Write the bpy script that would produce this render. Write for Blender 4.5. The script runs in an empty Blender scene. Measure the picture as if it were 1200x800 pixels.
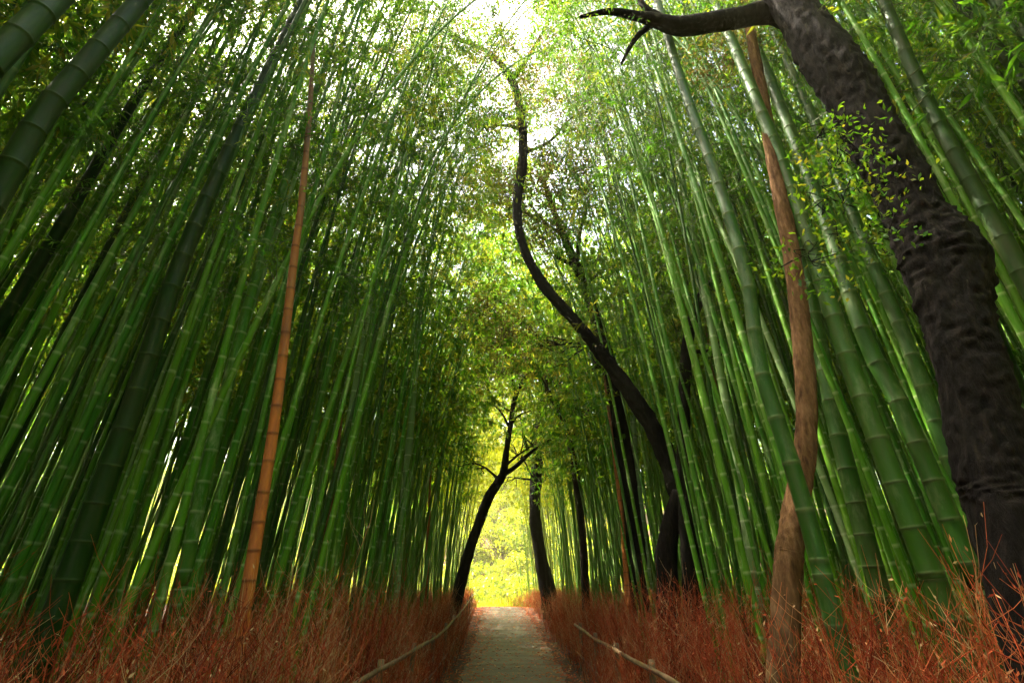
import bpy, math, random
import numpy as np
from mathutils import Vector, Matrix

rng = np.random.default_rng(11)
random.seed(5)
PITCH = math.radians(25.4); F = 620.0
CP, SP = math.cos(PITCH), math.sin(PITCH)
CAM_Z = 1.5
HORIZON = 400 + F * math.tan(PITCH)          # picture row of the horizon

scene = bpy.context.scene
col = scene.collection

# ------------------------------------------------------------------ helpers
def sm(a, b, x):
    t = np.clip((np.asarray(x, float) - a) / (b - a), 0, 1)
    return t * t * (3 - 2 * t)

def ground_z(x, y):
    """gentle rise of the path and of the forest floor, falling away beyond the crest"""
    x = np.asarray(x, float); y = np.asarray(y, float)
    z = 0.82 * np.clip((y - 11) / 19, 0, 1) ** 1.1 - 0.9 * sm(30, 52, y)
    side = np.clip(np.abs(x - path_x(y)) - 1.6, 0, 30)
    z = z + 16 * sm(52, 76, y) * (1 - .35 * sm(30, 90, np.abs(x)))      # bank made up and sloped so its leaves catch the sun
    return z + 0.05 * np.sin(x * 1.3 + y * .7) * np.clip(side, 0, 1) + 0.012 * side

def path_x(y):
    y = np.asarray(y, float)
    return 0.04 - 0.48 * (np.clip(y - 11.4, 0, None) / 18.6) ** 1.3 - 2.6 * (np.clip(y - 30, 0, None) / 18) ** 1.6

def ray(px, py):
    cx, cy = (px - 600) / F, (400 - py) / F
    return np.array([cx, CP - cy * SP, SP + cy * CP])

CAM = np.array([0, 0, CAM_Z])

def depth_of(p):
    d = np.asarray(p) - CAM
    return d[1] * CP + d[2] * SP

def new_obj(name, mesh, parent=None):
    o = bpy.data.objects.new(name, mesh)
    col.objects.link(o)
    if parent is not None:
        o.parent = parent
    return o

def thing(name, label, cat, loc=(0, 0, 0), group=None):
    o = bpy.data.objects.new(name, None)
    o.empty_display_size = .2
    col.objects.link(o)
    o.location = loc
    o['label'] = label; o['category'] = cat
    if group: o['group'] = group
    return o

def mesh_np(name, V, Q=None, mats=(), mat_idx=None, attrs=None, smooth=True, T=None):
    """V n x 3, Q m x 4 quads, T k x 3 triangles"""
    me = bpy.data.meshes.new(name)
    V = np.asarray(V, np.float32)
    Q = np.zeros((0, 4), np.int32) if Q is None else np.asarray(Q, np.int32)
    T = np.zeros((0, 3), np.int32) if T is None else np.asarray(T, np.int32)
    loops = np.concatenate([Q.ravel(), T.ravel()])
    starts = np.concatenate([np.arange(len(Q)) * 4, len(Q) * 4 + np.arange(len(T)) * 3]).astype(np.int32)
    me.vertices.add(len(V)); me.vertices.foreach_set('co', V.ravel())
    me.loops.add(len(loops)); me.loops.foreach_set('vertex_index', loops.astype(np.int32))
    me.polygons.add(len(starts)); me.polygons.foreach_set('loop_start', starts)
    me.polygons.foreach_set('use_smooth', np.full(len(starts), smooth, dtype=bool))
    for m in mats: me.materials.append(m)
    if mat_idx is not None:
        me.polygons.foreach_set('material_index', np.asarray(mat_idx, np.int32))
    for k, a in (attrs or {}).items():
        at = me.attributes.new(k, 'FLOAT', 'POINT')
        at.data.foreach_set('value', np.asarray(a, np.float32))
    me.update(calc_edges=True)
    me.validate()
    return me

def norm(v):
    return v / np.maximum(np.linalg.norm(v, axis=-1, keepdims=True), 1e-9)

def catmull(P, n):
    """resample a polyline smoothly: n points per span"""
    P = np.asarray(P, float)
    E = np.vstack([2 * P[0] - P[1], P, 2 * P[-1] - P[-2]])
    out = []
    for i in range(1, len(E) - 2):
        for t in np.linspace(0, 1, n, endpoint=False):
            a, b, c, d = E[i - 1], E[i], E[i + 1], E[i + 2]
            out.append(.5 * (2 * b + (c - a) * t + (2 * a - 5 * b + 4 * c - d) * t * t + (3 * b - a - 3 * c + d) * t ** 3))
    out.append(P[-1])
    return np.array(out)

def sweep(P, R, sides, noise=None, cap=True):
    """one tube along P; returns V, Q, T"""
    P = np.asarray(P, float); n = len(P)
    Tn = norm(np.gradient(P, axis=0))
    u = np.cross(Tn[0], [0.3, 1, 0.1]); u /= np.linalg.norm(u)
    us = []
    for i in range(n):
        u = u - Tn[i] * u.dot(Tn[i]); u /= np.linalg.norm(u); us.append(u)
    us = np.array(us); vs = np.cross(Tn, us)
    a = np.linspace(0, 2 * np.pi, sides, endpoint=False)
    R = np.asarray(R, float)[:, None] * np.ones((1, sides))
    if noise is not None: R = R * noise
    V = P[:, None, :] + R[..., None] * (np.cos(a)[None, :, None] * us[:, None, :] + np.sin(a)[None, :, None] * vs[:, None, :])
    V = V.reshape(-1, 3)
    i = np.arange(n - 1)[:, None] * sides; j = np.arange(sides)[None, :]; k = (j + 1) % sides
    Q = np.stack([i + j, i + k, i + sides + k, i + sides + j], -1).reshape(-1, 4)
    T = np.zeros((0, 3), int)
    if cap:
        V = np.vstack([V, P[-1]])
        j = np.arange(sides); b = (n - 1) * sides
        T = np.stack([b + j, b + (j + 1) % sides, np.full(sides, len(V) - 1)], -1)
    return V, Q, T

def thin_tubes(P0, P1, P2, r0, r1, seg=2, sides=3):
    """N thin quadratic-curve twigs at once"""
    N = len(P0)
    t = np.linspace(0, 1, seg + 1)[None, :, None]
    C = (1 - t) ** 2 * P0[:, None] + 2 * t * (1 - t) * P1[:, None] + t ** 2 * P2[:, None]
    d = norm(P2 - P0)
    ref = np.where(np.abs(d[:, 2:3]) > .9, np.array([[1., 0, 0]]), np.array([[0., 0, 1]]))
    u = norm(np.cross(d, ref)); v = np.cross(d, u)
    a = np.linspace(0, 2 * np.pi, sides, endpoint=False)
    off = np.cos(a)[None, :, None] * u[:, None] + np.sin(a)[None, :, None] * v[:, None]
    rad = (r0[:, None] * (1 - t[..., 0]) + r1[:, None] * t[..., 0])
    V = C[:, :, None, :] + rad[:, :, None, None] * off[:, None]
    V = V.reshape(-1, 3)
    per = (seg + 1) * sides
    i = np.arange(seg)[:, None] * sides; j = np.arange(sides)[None, :]; k = (j + 1) % sides
    q = np.stack([i + j, i + k, i + sides + k, i + sides + j], -1).reshape(-1, 4)
    Q = (np.arange(N)[:, None, None] * per + q[None]).reshape(-1, 4)
    return V, Q, per

def leaf_quads(C, D, Nn, L, W):
    """diamond leaves: centre of the stalk C, direction D, normal-ish Nn"""
    D = norm(D); S = norm(np.cross(D, Nn)); up = np.cross(S, D)
    L = L[:, None]; W = W[:, None]
    a = C; b = C + D * L * .38 + S * W * .5 - up * W * .12
    c = C + D * L - up * L * .08; d = C + D * L * .38 - S * W * .5 - up * W * .12
    V = np.stack([a, b, c, d], 1).reshape(-1, 3)
    Q = np.arange(len(C) * 4).reshape(-1, 4)
    return V, Q

# ------------------------------------------------------------------ materials
def mat(name):
    m = bpy.data.materials.new(name); m.use_nodes = True
    nt = m.node_tree; nt.nodes.clear()
    out = nt.nodes.new('ShaderNodeOutputMaterial')
    return m, nt, out

def N(nt, t, **kw):
    n = nt.nodes.new(t)
    for k, v in kw.items():
        if k.startswith('i_'):
            n.inputs[k[2:].replace('_', ' ')].default_value = v
        else:
            setattr(n, k, v)
    return n

def ramp(nt, fac, stops):
    r = nt.nodes.new('ShaderNodeValToRGB')
    e = r.color_ramp.elements
    while len(e) < len(stops): e.new(.5)
    for el, (p, c) in zip(e, stops):
        el.position = p; el.color = (*c, 1)
    nt.links.new(fac, r.inputs['Fac'])
    return r.outputs['Color']

def math_node(nt, op, a, b=None, clamp=False):
    n = nt.nodes.new('ShaderNodeMath'); n.operation = op; n.use_clamp = clamp
    for i, v in enumerate((a, b)):
        if v is None: continue
        if isinstance(v, (int, float)): n.inputs[i].default_value = v
        else: nt.links.new(v, n.inputs[i])
    return n.outputs[0]

def mixc(nt, fac, a, b):
    n = nt.nodes.new('ShaderNodeMix'); n.data_type = 'RGBA'
    if isinstance(fac, (int, float)): n.inputs[0].default_value = fac
    else: nt.links.new(fac, n.inputs[0])
    for i, v in ((6, a), (7, b)):
        if isinstance(v, tuple): n.inputs[i].default_value = (*v, 1)
        else: nt.links.new(v, n.inputs[i])
    return n.outputs[2]

def noise(nt, vec, scale, detail=3, rough=.55):
    n = N(nt, 'ShaderNodeTexNoise'); n.inputs['Scale'].default_value = scale
    n.inputs['Detail'].default_value = detail; n.inputs['Roughness'].default_value = rough
    nt.links.new(vec, n.inputs['Vector'])
    return n.outputs['Fac']

def scaled(nt, vec, s):
    n = nt.nodes.new('ShaderNodeMapping'); n.inputs['Scale'].default_value = s
    nt.links.new(vec, n.inputs['Vector'])
    return n.outputs[0]

def culm_material(name, c0, c1, ring, stain, rough=.5, ring_amt=.75, bloom=.6, spec=.2, upper=None):
    m, nt, out = mat(name)
    geo = N(nt, 'ShaderNodeTexCoord').outputs['Object']
    info = N(nt, 'ShaderNodeObjectInfo').outputs['Random']
    tint = N(nt, 'ShaderNodeAttribute', attribute_name='tint').outputs['Fac']
    ringf = N(nt, 'ShaderNodeAttribute', attribute_name='ring').outputs['Fac']
    sel = math_node(nt, 'FRACT', math_node(nt, 'ADD', info, tint))
    base = mixc(nt, sel, c0, c1)
    streak = noise(nt, scaled(nt, geo, (22, 22, .8)), 1.0, 4)
    blot = noise(nt, scaled(nt, geo, (5, 5, 2.2)), 1.3, 5, .7)
    sf = math_node(nt, 'MULTIPLY', math_node(nt, 'SUBTRACT', math_node(nt, 'MULTIPLY', streak, blot), .2, True), 2.6, True)
    base = mixc(nt, sf, base, stain)
    patch = noise(nt, scaled(nt, geo, (3, 3, .9)), 1.7, 6, .72)
    base = mixc(nt, math_node(nt, 'MULTIPLY', math_node(nt, 'SUBTRACT', patch, .53, True), bloom * 6, True), base, ring)
    fleck = noise(nt, scaled(nt, geo, (60, 60, 9)), 1.0, 3, .7)
    base = mixc(nt, math_node(nt, 'MULTIPLY', math_node(nt, 'SUBTRACT', fleck, .62, True), 4, True), base, stain)
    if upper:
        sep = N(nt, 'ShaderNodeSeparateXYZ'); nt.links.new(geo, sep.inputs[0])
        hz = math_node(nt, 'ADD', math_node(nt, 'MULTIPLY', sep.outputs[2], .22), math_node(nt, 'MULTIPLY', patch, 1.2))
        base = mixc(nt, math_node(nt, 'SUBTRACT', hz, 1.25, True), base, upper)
    rf = math_node(nt, 'MULTIPLY', ringf, math_node(nt, 'MULTIPLY', math_node(nt, 'ADD', blot, .25), ring_amt * 1.3, True), True)
    base = mixc(nt, rf, base, ring)
    p = N(nt, 'ShaderNodeBsdfPrincipled')
    p.inputs['Specular IOR Level'].default_value = spec
    nt.links.new(base, p.inputs['Base Color'])
    rr = math_node(nt, 'ADD', math_node(nt, 'MULTIPLY', blot, .3), rough - .12)
    nt.links.new(rr, p.inputs['Roughness'])
    bmp = N(nt, 'ShaderNodeBump'); bmp.inputs['Strength'].default_value = .15; bmp.inputs['Distance'].default_value = .01
    nt.links.new(streak, bmp.inputs['Height']); nt.links.new(bmp.outputs[0], p.inputs['Normal'])
    nt.links.new(p.outputs[0], out.inputs[0])
    return m

def leaf_material(name, stops, tstops, trans=.5):
    m, nt, out = mat(name)
    info = N(nt, 'ShaderNodeObjectInfo').outputs['Random']
    tint = N(nt, 'ShaderNodeAttribute', attribute_name='tint').outputs['Fac']
    f = math_node(nt, 'ADD', math_node(nt, 'MULTIPLY', tint, .72), math_node(nt, 'MULTIPLY', info, .28), True)
    cd = ramp(nt, f, stops); ct = ramp(nt, f, tstops)
    d = N(nt, 'ShaderNodeBsdfDiffuse'); t = N(nt, 'ShaderNodeBsdfTranslucent')
    nt.links.new(cd, d.inputs[0]); nt.links.new(ct, t.inputs[0])
    mx = N(nt, 'ShaderNodeMixShader'); mx.inputs[0].default_value = trans
    nt.links.new(d.outputs[0], mx.inputs[1]); nt.links.new(t.outputs[0], mx.inputs[2])
    g = N(nt, 'ShaderNodeBsdfGlossy'); g.inputs['Roughness'].default_value = .45
    g.inputs[0].default_value = (.9, .95, .9, 1)
    m2 = N(nt, 'ShaderNodeMixShader'); m2.inputs[0].default_value = .015
    nt.links.new(mx.outputs[0], m2.inputs[1]); nt.links.new(g.outputs[0], m2.inputs[2])
    nt.links.new(m2.outputs[0], out.inputs[0])
    return m

def bark_material(name, dark, mid, light, moss=None):
    m, nt, out = mat(name)
    geo = N(nt, 'ShaderNodeNewGeometry').outputs['Position']
    ridge = noise(nt, scaled(nt, geo, (16, 16, 4)), 1.6, 6, .65)
    big = noise(nt, geo, 1.7, 4)
    base = ramp(nt, ridge, [(.3, dark), (.52, mid), (.75, light)])
    if moss:
        base = mixc(nt, math_node(nt, 'MULTIPLY', math_node(nt, 'SUBTRACT', big, .52, True), 5, True), base, moss)
    p = N(nt, 'ShaderNodeBsdfPrincipled'); p.inputs['Roughness'].default_value = .95; p.inputs['Specular IOR Level'].default_value = .12
    nt.links.new(base, p.inputs['Base Color'])
    bmp = N(nt, 'ShaderNodeBump'); bmp.inputs['Strength'].default_value = .8; bmp.inputs['Distance'].default_value = .03
    nt.links.new(ridge, bmp.inputs['Height']); nt.links.new(bmp.outputs[0], p.inputs['Normal'])
    nt.links.new(p.outputs[0], out.inputs[0])
    return m

def twig_material():
    m, nt, out = mat('dry_red_twig')
    tint = N(nt, 'ShaderNodeAttribute', attribute_name='tint').outputs['Fac']
    c = ramp(nt, tint, [(0, (.07, .018, .012)), (.3, (.33, .055, .026)), (.62, (.58, .115, .045)), (.85, (.62, .21, .08)), (1, (.62, .42, .2))])
    d = N(nt, 'ShaderNodeBsdfDiffuse'); nt.links.new(c, d.inputs[0])
    t = N(nt, 'ShaderNodeBsdfTranslucent'); nt.links.new(c, t.inputs[0])
    mx = N(nt, 'ShaderNodeMixShader'); mx.inputs[0].default_value = .25
    nt.links.new(d.outputs[0], mx.inputs[1]); nt.links.new(t.outputs[0], mx.inputs[2])
    nt.links.new(mx.outputs[0], out.inputs[0])
    return m

def soil_material():
    m, nt, out = mat('forest_soil')
    geo = N(nt, 'ShaderNodeNewGeometry').outputs['Position']
    a = noise(nt, geo, 1.1, 6, .6); b = noise(nt, geo, 22, 5, .7)
    c = ramp(nt, a, [(.3, (.035, .02, .012)), (.55, (.085, .042, .02)), (.75, (.13, .075, .035))])
    c = mixc(nt, math_node(nt, 'MULTIPLY', math_node(nt, 'SUBTRACT', b, .52, True), 4, True), c, (.2, .11, .05))
    p = N(nt, 'ShaderNodeBsdfPrincipled'); p.inputs['Roughness'].default_value = .95
    nt.links.new(c, p.inputs['Base Color'])
    bmp = N(nt, 'ShaderNodeBump'); bmp.inputs['Strength'].default_value = .6; bmp.inputs['Distance'].default_value = .04
    nt.links.new(b, bmp.inputs['Height']); nt.links.new(bmp.outputs[0], p.inputs['Normal'])
    nt.links.new(p.outputs[0], out.inputs[0])
    return m

def path_material():
    m, nt, out = mat('worn_path_surface')
    geo = N(nt, 'ShaderNodeNewGeometry').outputs['Position']
    a = noise(nt, geo, .9, 5, .6); b = noise(nt, geo, 60, 3, .7)
    bands = noise(nt, scaled(nt, geo, (.35, 3.2, 1)), 1.0, 4, .65)
    c = ramp(nt, a, [(.3, (.15, .115, .075)), (.5, (.20, .16, .105)), (.72, (.25, .205, .14))])
    c = mixc(nt, math_node(nt, 'MULTIPLY', math_node(nt, 'SUBTRACT', bands, .45, True), 3, True), c, (.085, .068, .042))
    c = mixc(nt, math_node(nt, 'MULTIPLY', math_node(nt, 'SUBTRACT', b, .55, True), 3, True), c, (.24, .215, .16))
    p = N(nt, 'ShaderNodeBsdfPrincipled'); p.inputs['Roughness'].default_value = .8
    nt.links.new(c, p.inputs['Base Color'])
    bmp = N(nt, 'ShaderNodeBump'); bmp.inputs['Strength'].default_value = .35; bmp.inputs['Distance'].default_value = .02
    nt.links.new(math_node(nt, 'ADD', b, math_node(nt, 'MULTIPLY', bands, 1.5)), bmp.inputs['Height']); nt.links.new(bmp.outputs[0], p.inputs['Normal'])
    nt.links.new(p.outputs[0], out.inputs[0])
    return m

M_GREEN = culm_material('green_bamboo', (.027, .145, .002), (.09, .23, .004), (.42, .50, .24), (.15, .2, .04), ring_amt=.6)
M_YCULM = culm_material('glow_tinted_bamboo', (.12, .20, .006), (.22, .26, .01), (.4, .45, .2), (.16, .17, .03))  # yellow light of the path end put into the culm colour
M_DARK = culm_material('backlit_shade_bamboo', (.008, .030, .002), (.018, .05, .003), (.08, .11, .04), (.045, .042, .015), ring_amt=.35, spec=.1, bloom=.2)  # backlit darkness of the near culms put into the colour
M_MID = culm_material('mid_green_bamboo', (.013, .062, .003), (.032, .098, .005), (.16, .20, .08), (.07, .07, .022), ring_amt=.55, bloom=.6)  # darker green than the main culms
M_PALE = culm_material('pale_powdery_bamboo', (.15, .27, .08), (.22, .32, .12), (.5, .56, .36), (.10, .19, .04))
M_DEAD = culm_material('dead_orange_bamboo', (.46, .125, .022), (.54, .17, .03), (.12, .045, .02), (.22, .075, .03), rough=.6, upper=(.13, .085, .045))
M_DEADB = culm_material('dead_brown_bamboo', (.22, .085, .03), (.28, .11, .04), (.10, .045, .02), (.13, .06, .03), rough=.6)
LEAF = [(0, (.03, .05, .008)), (.35, (.035, .11, .008)), (.65, (.07, .16, .012)), (1, (.17, .17, .025))]
LEAFT = [(0, (.09, .13, .006)), (.35, (.08, .26, .006)), (.65, (.22, .38, .009)), (1, (.48, .40, .022))]
M_LEAF = leaf_material('bamboo_leaf', LEAF, LEAFT, .55)
M_YLEAF = leaf_material('glow_tinted_leaf', [(0, (.065, .13, .003)), (1, (.15, .165, .005))], [(0, (.18, .29, .003)), (1, (.42, .40, .004))], .55)  # glow at the path end put into a yellower leaf colour
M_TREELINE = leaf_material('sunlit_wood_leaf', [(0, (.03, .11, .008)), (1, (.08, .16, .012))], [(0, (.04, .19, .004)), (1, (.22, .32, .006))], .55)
M_TLEAF = leaf_material('broad_tree_leaf', [(0, (.025, .03, .01)), (.5, (.045, .05, .014)), (1, (.06, .10, .02))],
                        [(0, (.10, .065, .012)), (.5, (.18, .14, .018)), (1, (.22, .28, .02))], .5)
M_TWIGB = culm_material('bamboo_twig', (.06, .09, .02), (.09, .10, .03), (.1, .1, .05), (.07, .06, .03))
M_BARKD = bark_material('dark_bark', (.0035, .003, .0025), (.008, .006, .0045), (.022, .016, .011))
M_BARKM = bark_material('mossy_dark_bark', (.01, .007, .005), (.028, .019, .013), (.065, .045, .03), (.035, .045, .012))
M_BARKB = bark_material('ochre_bark', (.055, .026, .011), (.15, .078, .032), (.26, .155, .075))
M_TWIG = twig_material()
M_SOIL = soil_material()
M_PATH = path_material()
M_RAIL = culm_material('weathered_rail', (.22, .14, .07), (.28, .185, .095), (.09, .055, .03), (.12, .07, .035), rough=.6)

# ------------------------------------------------------------------ setting: ground, path
def grid_sheet(name, xs, ys, zf, m, kind='structure'):
    X, Y = np.meshgrid(xs, ys)
    V = np.stack([X, Y, zf(X, Y)], -1).reshape(-1, 3)
    nx, ny = len(xs), len(ys)
    i = np.arange(ny - 1)[:, None] * nx; j = np.arange(nx - 1)[None]
    Q = np.stack([i + j, i + j + 1, i + nx + j + 1, i + nx + j], -1).reshape(-1, 4)
    o = new_obj(name, mesh_np(name, V, Q, [m])); o['kind'] = kind
    return o

xs = np.concatenate([np.linspace(-300, -32, 12), np.linspace(-30, -8, 40), np.linspace(-7.6, 7.6, 96), np.linspace(8, 30, 40), np.linspace(32, 300, 12)])
ys = np.concatenate([np.linspace(-60, -8, 10), np.linspace(-7, 71, 200), np.linspace(72, 100, 16), np.linspace(110, 500, 16)])
g = grid_sheet('ground', xs, ys, lambda x, y: ground_z(x, y) - .02, M_SOIL)
g['label'] = 'brown forest floor of soil and leaf litter under the bamboo'

py_ = np.linspace(-6, 60, 260)
half = 1.0 + .04 * np.sin(py_ * 2.1) + .03 * np.sin(py_ * 5.3)
us = np.linspace(-1, 1, 11)
Xp = path_x(py_)[:, None] + half[:, None] * us[None]
Yp = np.repeat(py_[:, None], 11, 1)
Zp = ground_z(np.zeros_like(Xp) + path_x(py_)[:, None], Yp) + .03 - .02 * (us[None] ** 2) ** 2
Vp = np.stack([Xp, Yp, Zp], -1).reshape(-1, 3)
i = np.arange(259)[:, None] * 11; j = np.arange(10)[None]
p = new_obj('path', mesh_np('path', Vp, np.stack([i + j, i + j + 1, i + 12 + j, i + 11 + j], -1).reshape(-1, 4), [M_PATH]))
p['kind'] = 'structure'; p['label'] = 'worn grey brown footpath running between the twig hedges'

# fallen leaves on the path and its verges
n = 14000
ly = rng.uniform(3, 34, n); side = rng.choice([-1, 1], n)
lx = path_x(ly) + side * np.abs(rng.normal(1.15, .32, n))
inner = rng.random(n) < .25
lx[inner] = path_x(ly[inner]) + rng.uniform(-1, 1, inner.sum())
C = np.stack([lx, ly, np.where(np.abs(lx - path_x(ly)) < 1.1, ground_z(path_x(ly), ly) + .036, ground_z(lx, ly) + .0) + rng.uniform(0, .015, n)], -1)
a = rng.uniform(0, 6.28, n)
V, Q = leaf_quads(C, np.stack([np.cos(a), np.sin(a), rng.normal(0, .12, n)], -1), np.stack([rng.normal(0, .2, n), rng.normal(0, .2, n), np.ones(n)], -1), rng.uniform(.05, .13, n), rng.uniform(.018, .035, n))
o = new_obj('fallen_leaves', mesh_np('fallen_leaves', V, Q, [M_TWIG], attrs={'tint': np.repeat(rng.uniform(.25, 1, n), 4)}))
o['kind'] = 'stuff'; o['label'] = 'dry brown leaves fallen on the path and along its edges'

# ------------------------------------------------------------------ reddish dry brush beside the path
def brush(name, sgn, label):
    pts = []
    def area(w0, w1, y0, y1, dens):
        k = int((w1 - w0) * (y1 - y0) * dens)
        pts.append(np.stack([rng.uniform(w0, w1, k), rng.uniform(y0, y1, k)], -1))
    area(1.5, 3.2, 2, 9, 60); area(1.25, 2.1, .5, 4.5, 95); area(3.2, 6.0, .6, 9, 34)
    area(1.42, 3.0, 9, 19, 50); area(3.0, 6.5, 9, 19, 24)
    area(1.35, 3.0, 19, 34, 36); area(3.0, 7, 19, 34, 10)
    area(1.25, 1.75, 2.5, 20, 55)                       # front row below the rail
    area(1.4, 6, 34, 46, 16)
    P = np.concatenate(pts)
    P = P[np.hypot(P[:, 0], P[:, 1]) > 1.75]
    w, y = P[:, 0], P[:, 1]
    x = path_x(y) + sgn * w
    n = len(P)
    clump = .5 + .5 * np.sin(x * 2.3 + 1.7 * sgn) * np.sin(y * 1.9 + x) 
    hmax = 1.5 - .22 * sm(6, 16, y) - .40 * sm(16, 30, y)
    patch = np.sin(x * 1.1 + y * .53) + np.sin(y * 1.31 - x * .7) + .7 * np.sin(y * 3.1 + x * 2.7)
    h = hmax * (1 + .055 * patch) * (.62 + .38 * sm(1.3, 1.75, w)) * (rng.uniform(.62, 1.0, n) + .12 * clump)
    front = (w < 1.62) & (y > 3.5)
    h[front] *= .72
    h[np.hypot(x, y) < 3.4] *= .92
    tall = (rng.random(n) < .05) & (np.hypot(x, y) > 4)
    h[tall] *= 1.18
    zg = ground_z(x, y) - .03
    P0 = np.stack([x, y, zg], -1)
    lean = np.clip(rng.normal(0, .16, (n, 2)), -.36, .36) + np.array([[-.05 * sgn, 0]])
    P2 = P0 + np.stack([lean[:, 0] * h, lean[:, 1] * h, h], -1)
    P1 = P0 * .5 + P2 * .5 + rng.normal(0, .05, (n, 3))
    tint = np.clip(rng.normal(.57, .21, n) + .16 * (clump - .5) + .06 * patch + .12 * sm(12, 28, y), 0, 1)
    dark = rng.random(n) < .16; tint[dark] = rng.uniform(0, .25, dark.sum())
    straw = rng.random(n) < .10; tint[straw] = rng.uniform(.85, 1, straw.sum())
    far = 1 + .5 * sm(9, 26, y)
    r0 = rng.uniform(.0026, .0048, n) * far
    Vs, Qs, As = [], [], []
    off = 0
    def put(V, Q, per, tn):
        nonlocal off
        Vs.append(V); Qs.append(Q + off); As.append(np.repeat(tn, per)); off += len(V)
    V, Q, per = thin_tubes(P0, P1, P2, r0, r0 * .35, 3, 3)
    put(V, Q, per, tint)
    # side twigs
    for kk in range(12):
        keep = rng.random(n) < np.where(y > 19, .5, .92)
        t = rng.uniform(.32, .97, keep.sum())[:, None]
        p0, p1, p2 = P0[keep], P1[keep], P2[keep]
        B = (1 - t) ** 2 * p0 + 2 * t * (1 - t) * p1 + t * t * p2
        a = rng.uniform(0, 6.283, keep.sum()); e = rng.uniform(.5, 1.35, keep.sum())
        L = rng.uniform(.14, .42, keep.sum()) * np.minimum(1, h[keep])
        D = np.stack([np.cos(a) * np.cos(e), np.sin(a) * np.cos(e), np.sin(e)], -1)
        E = B + D * L[:, None]; Mid = B + D * L[:, None] * .5 + np.stack([np.cos(a), np.sin(a), -.3 * np.ones(len(a))], -1) * (.12 * L)[:, None]
        rr = r0[keep] * .55
        V, Q, per = thin_tubes(B, Mid, E, rr, rr * .4, 2, 3)
        put(V, Q, per, np.clip(tint[keep] + rng.normal(.06, .1, len(a)), 0, 1))
        if kk < 7:          # small dry leaves along the twig
            C = B + (E - B) * rng.uniform(.4, 1, (len(a), 1))
            V, Q = leaf_quads(C, D + rng.normal(0, .6, D.shape), rng.normal(0, 1, D.shape), rng.uniform(.02, .045, len(a)) * far[keep], rng.uniform(.007, .013, len(a)) * far[keep])
            put(V, Q, 4, np.clip(tint[keep] + rng.normal(.12, .14, len(a)), 0, 1))
    o = new_obj(name, mesh_np(name, np.concatenate(Vs), np.concatenate(Qs), [M_TWIG], attrs={'tint': np.concatenate(As)}))
    o['kind'] = 'stuff'; o['label'] = label
brush('undergrowth', -1, 'reddish dry twig thicket along the left side of the path')
brush('undergrowth', 1, 'reddish dry twig thicket along the right side of the path')

# ------------------------------------------------------------------ low fences
def fence(sgn, y0, y1, label):
    xo = 1.44
    root = thing('fence', label, 'fence', (float(path_x(y0)) + sgn * xo, y0, float(ground_z(path_x(y0) + sgn * xo, y0))))
    base = np.array(root.location)
    for hgt, r in ((.78, .026), (.26, .02)):
        yy = np.linspace(y0, y1, 60)
        P = np.stack([path_x(yy) + sgn * (xo - .035), yy, ground_z(path_x(yy), yy) + hgt + .006 * np.sin(yy * 2.2 + hgt)], -1) - base
        V, Q, T = sweep(P, np.full(60, r) * (1 + .08 * np.sin(yy * 9)), 8)
        new_obj('rail', mesh_np('rail', V, Q, [M_RAIL], T=T, attrs={'ring': np.where(np.arange(len(V)) // 8 % 5 == 0, 1., 0.), 'tint': np.zeros(len(V))}), root)
    for yy in np.arange(y0 + .15, y1, 2.1):
        x = float(path_x(yy)) + sgn * xo; z = float(ground_z(x, yy))
        P = np.array([[x, yy, z - .1], [x, yy, z + .4], [x + .005, yy, z + .86]]) - base
        V, Q, T = sweep(catmull(P, 4), np.full(9, .036), 8)
        new_obj('post', mesh_np('post', V, Q, [M_RAIL], T=T, attrs={'ring': np.zeros(len(V)), 'tint': np.full(len(V), .4)}), root)
fence(-1, 2.2, 26, 'low rustic pole fence with a thin rail along the left edge of the path')
fence(1, 2.2, 13.5, 'low rustic pole fence with a thin rail along the right edge of the path')

# ------------------------------------------------------------------ bamboo
H0 = 15.0
def culm_mesh(P, r0, H, m, sides=12, spacing=.30, name='culm', taper=.80):
    """P: function z-fraction->point handled by dense polyline in local coordinates"""
    P = np.asarray(P, float)
    s = np.concatenate([[0], np.cumsum(np.linalg.norm(np.diff(P, axis=0), axis=1))]); tot = s[-1]
    zs, rad, ring = [], [], []
    z = 0.0; k = 0
    node = .12 + .1 * rng.random()
    marks = []
    gap = spacing * .62
    while node < tot - .05:
        marks.append(node); node += gap * rng.uniform(.93, 1.07); gap = min(spacing * 1.12, gap * 1.05)
    ls = [0.]; rg = [0.]; rm = [1.]
    for q in marks:
        ls += [q - .030, q - .012, q - .004, q + .004, q + .013]
        rg += [0., .6, .9, .55, 0.]; rm += [1., 1.0, 1.075, 1.04, 1.0]
    ls.append(tot); rg.append(0.); rm.append(.6)
    ls = np.array(ls)
    ls = np.maximum.accumulate(ls)
    pts = np.stack([np.interp(ls, s, P[:, q]) for q in range(3)], -1)
    f = ls / tot
    R = r0 * (1 - taper * f ** 1.15) * np.array(rm)
    V, Q, T = sweep(pts, R, sides)
    ra = np.concatenate([np.repeat(rg, sides), [0]])
    ta = np.zeros(len(V))
    return mesh_np(name, V, Q, [m], T=T, attrs={'ring': ra, 'tint': ta})

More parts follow.
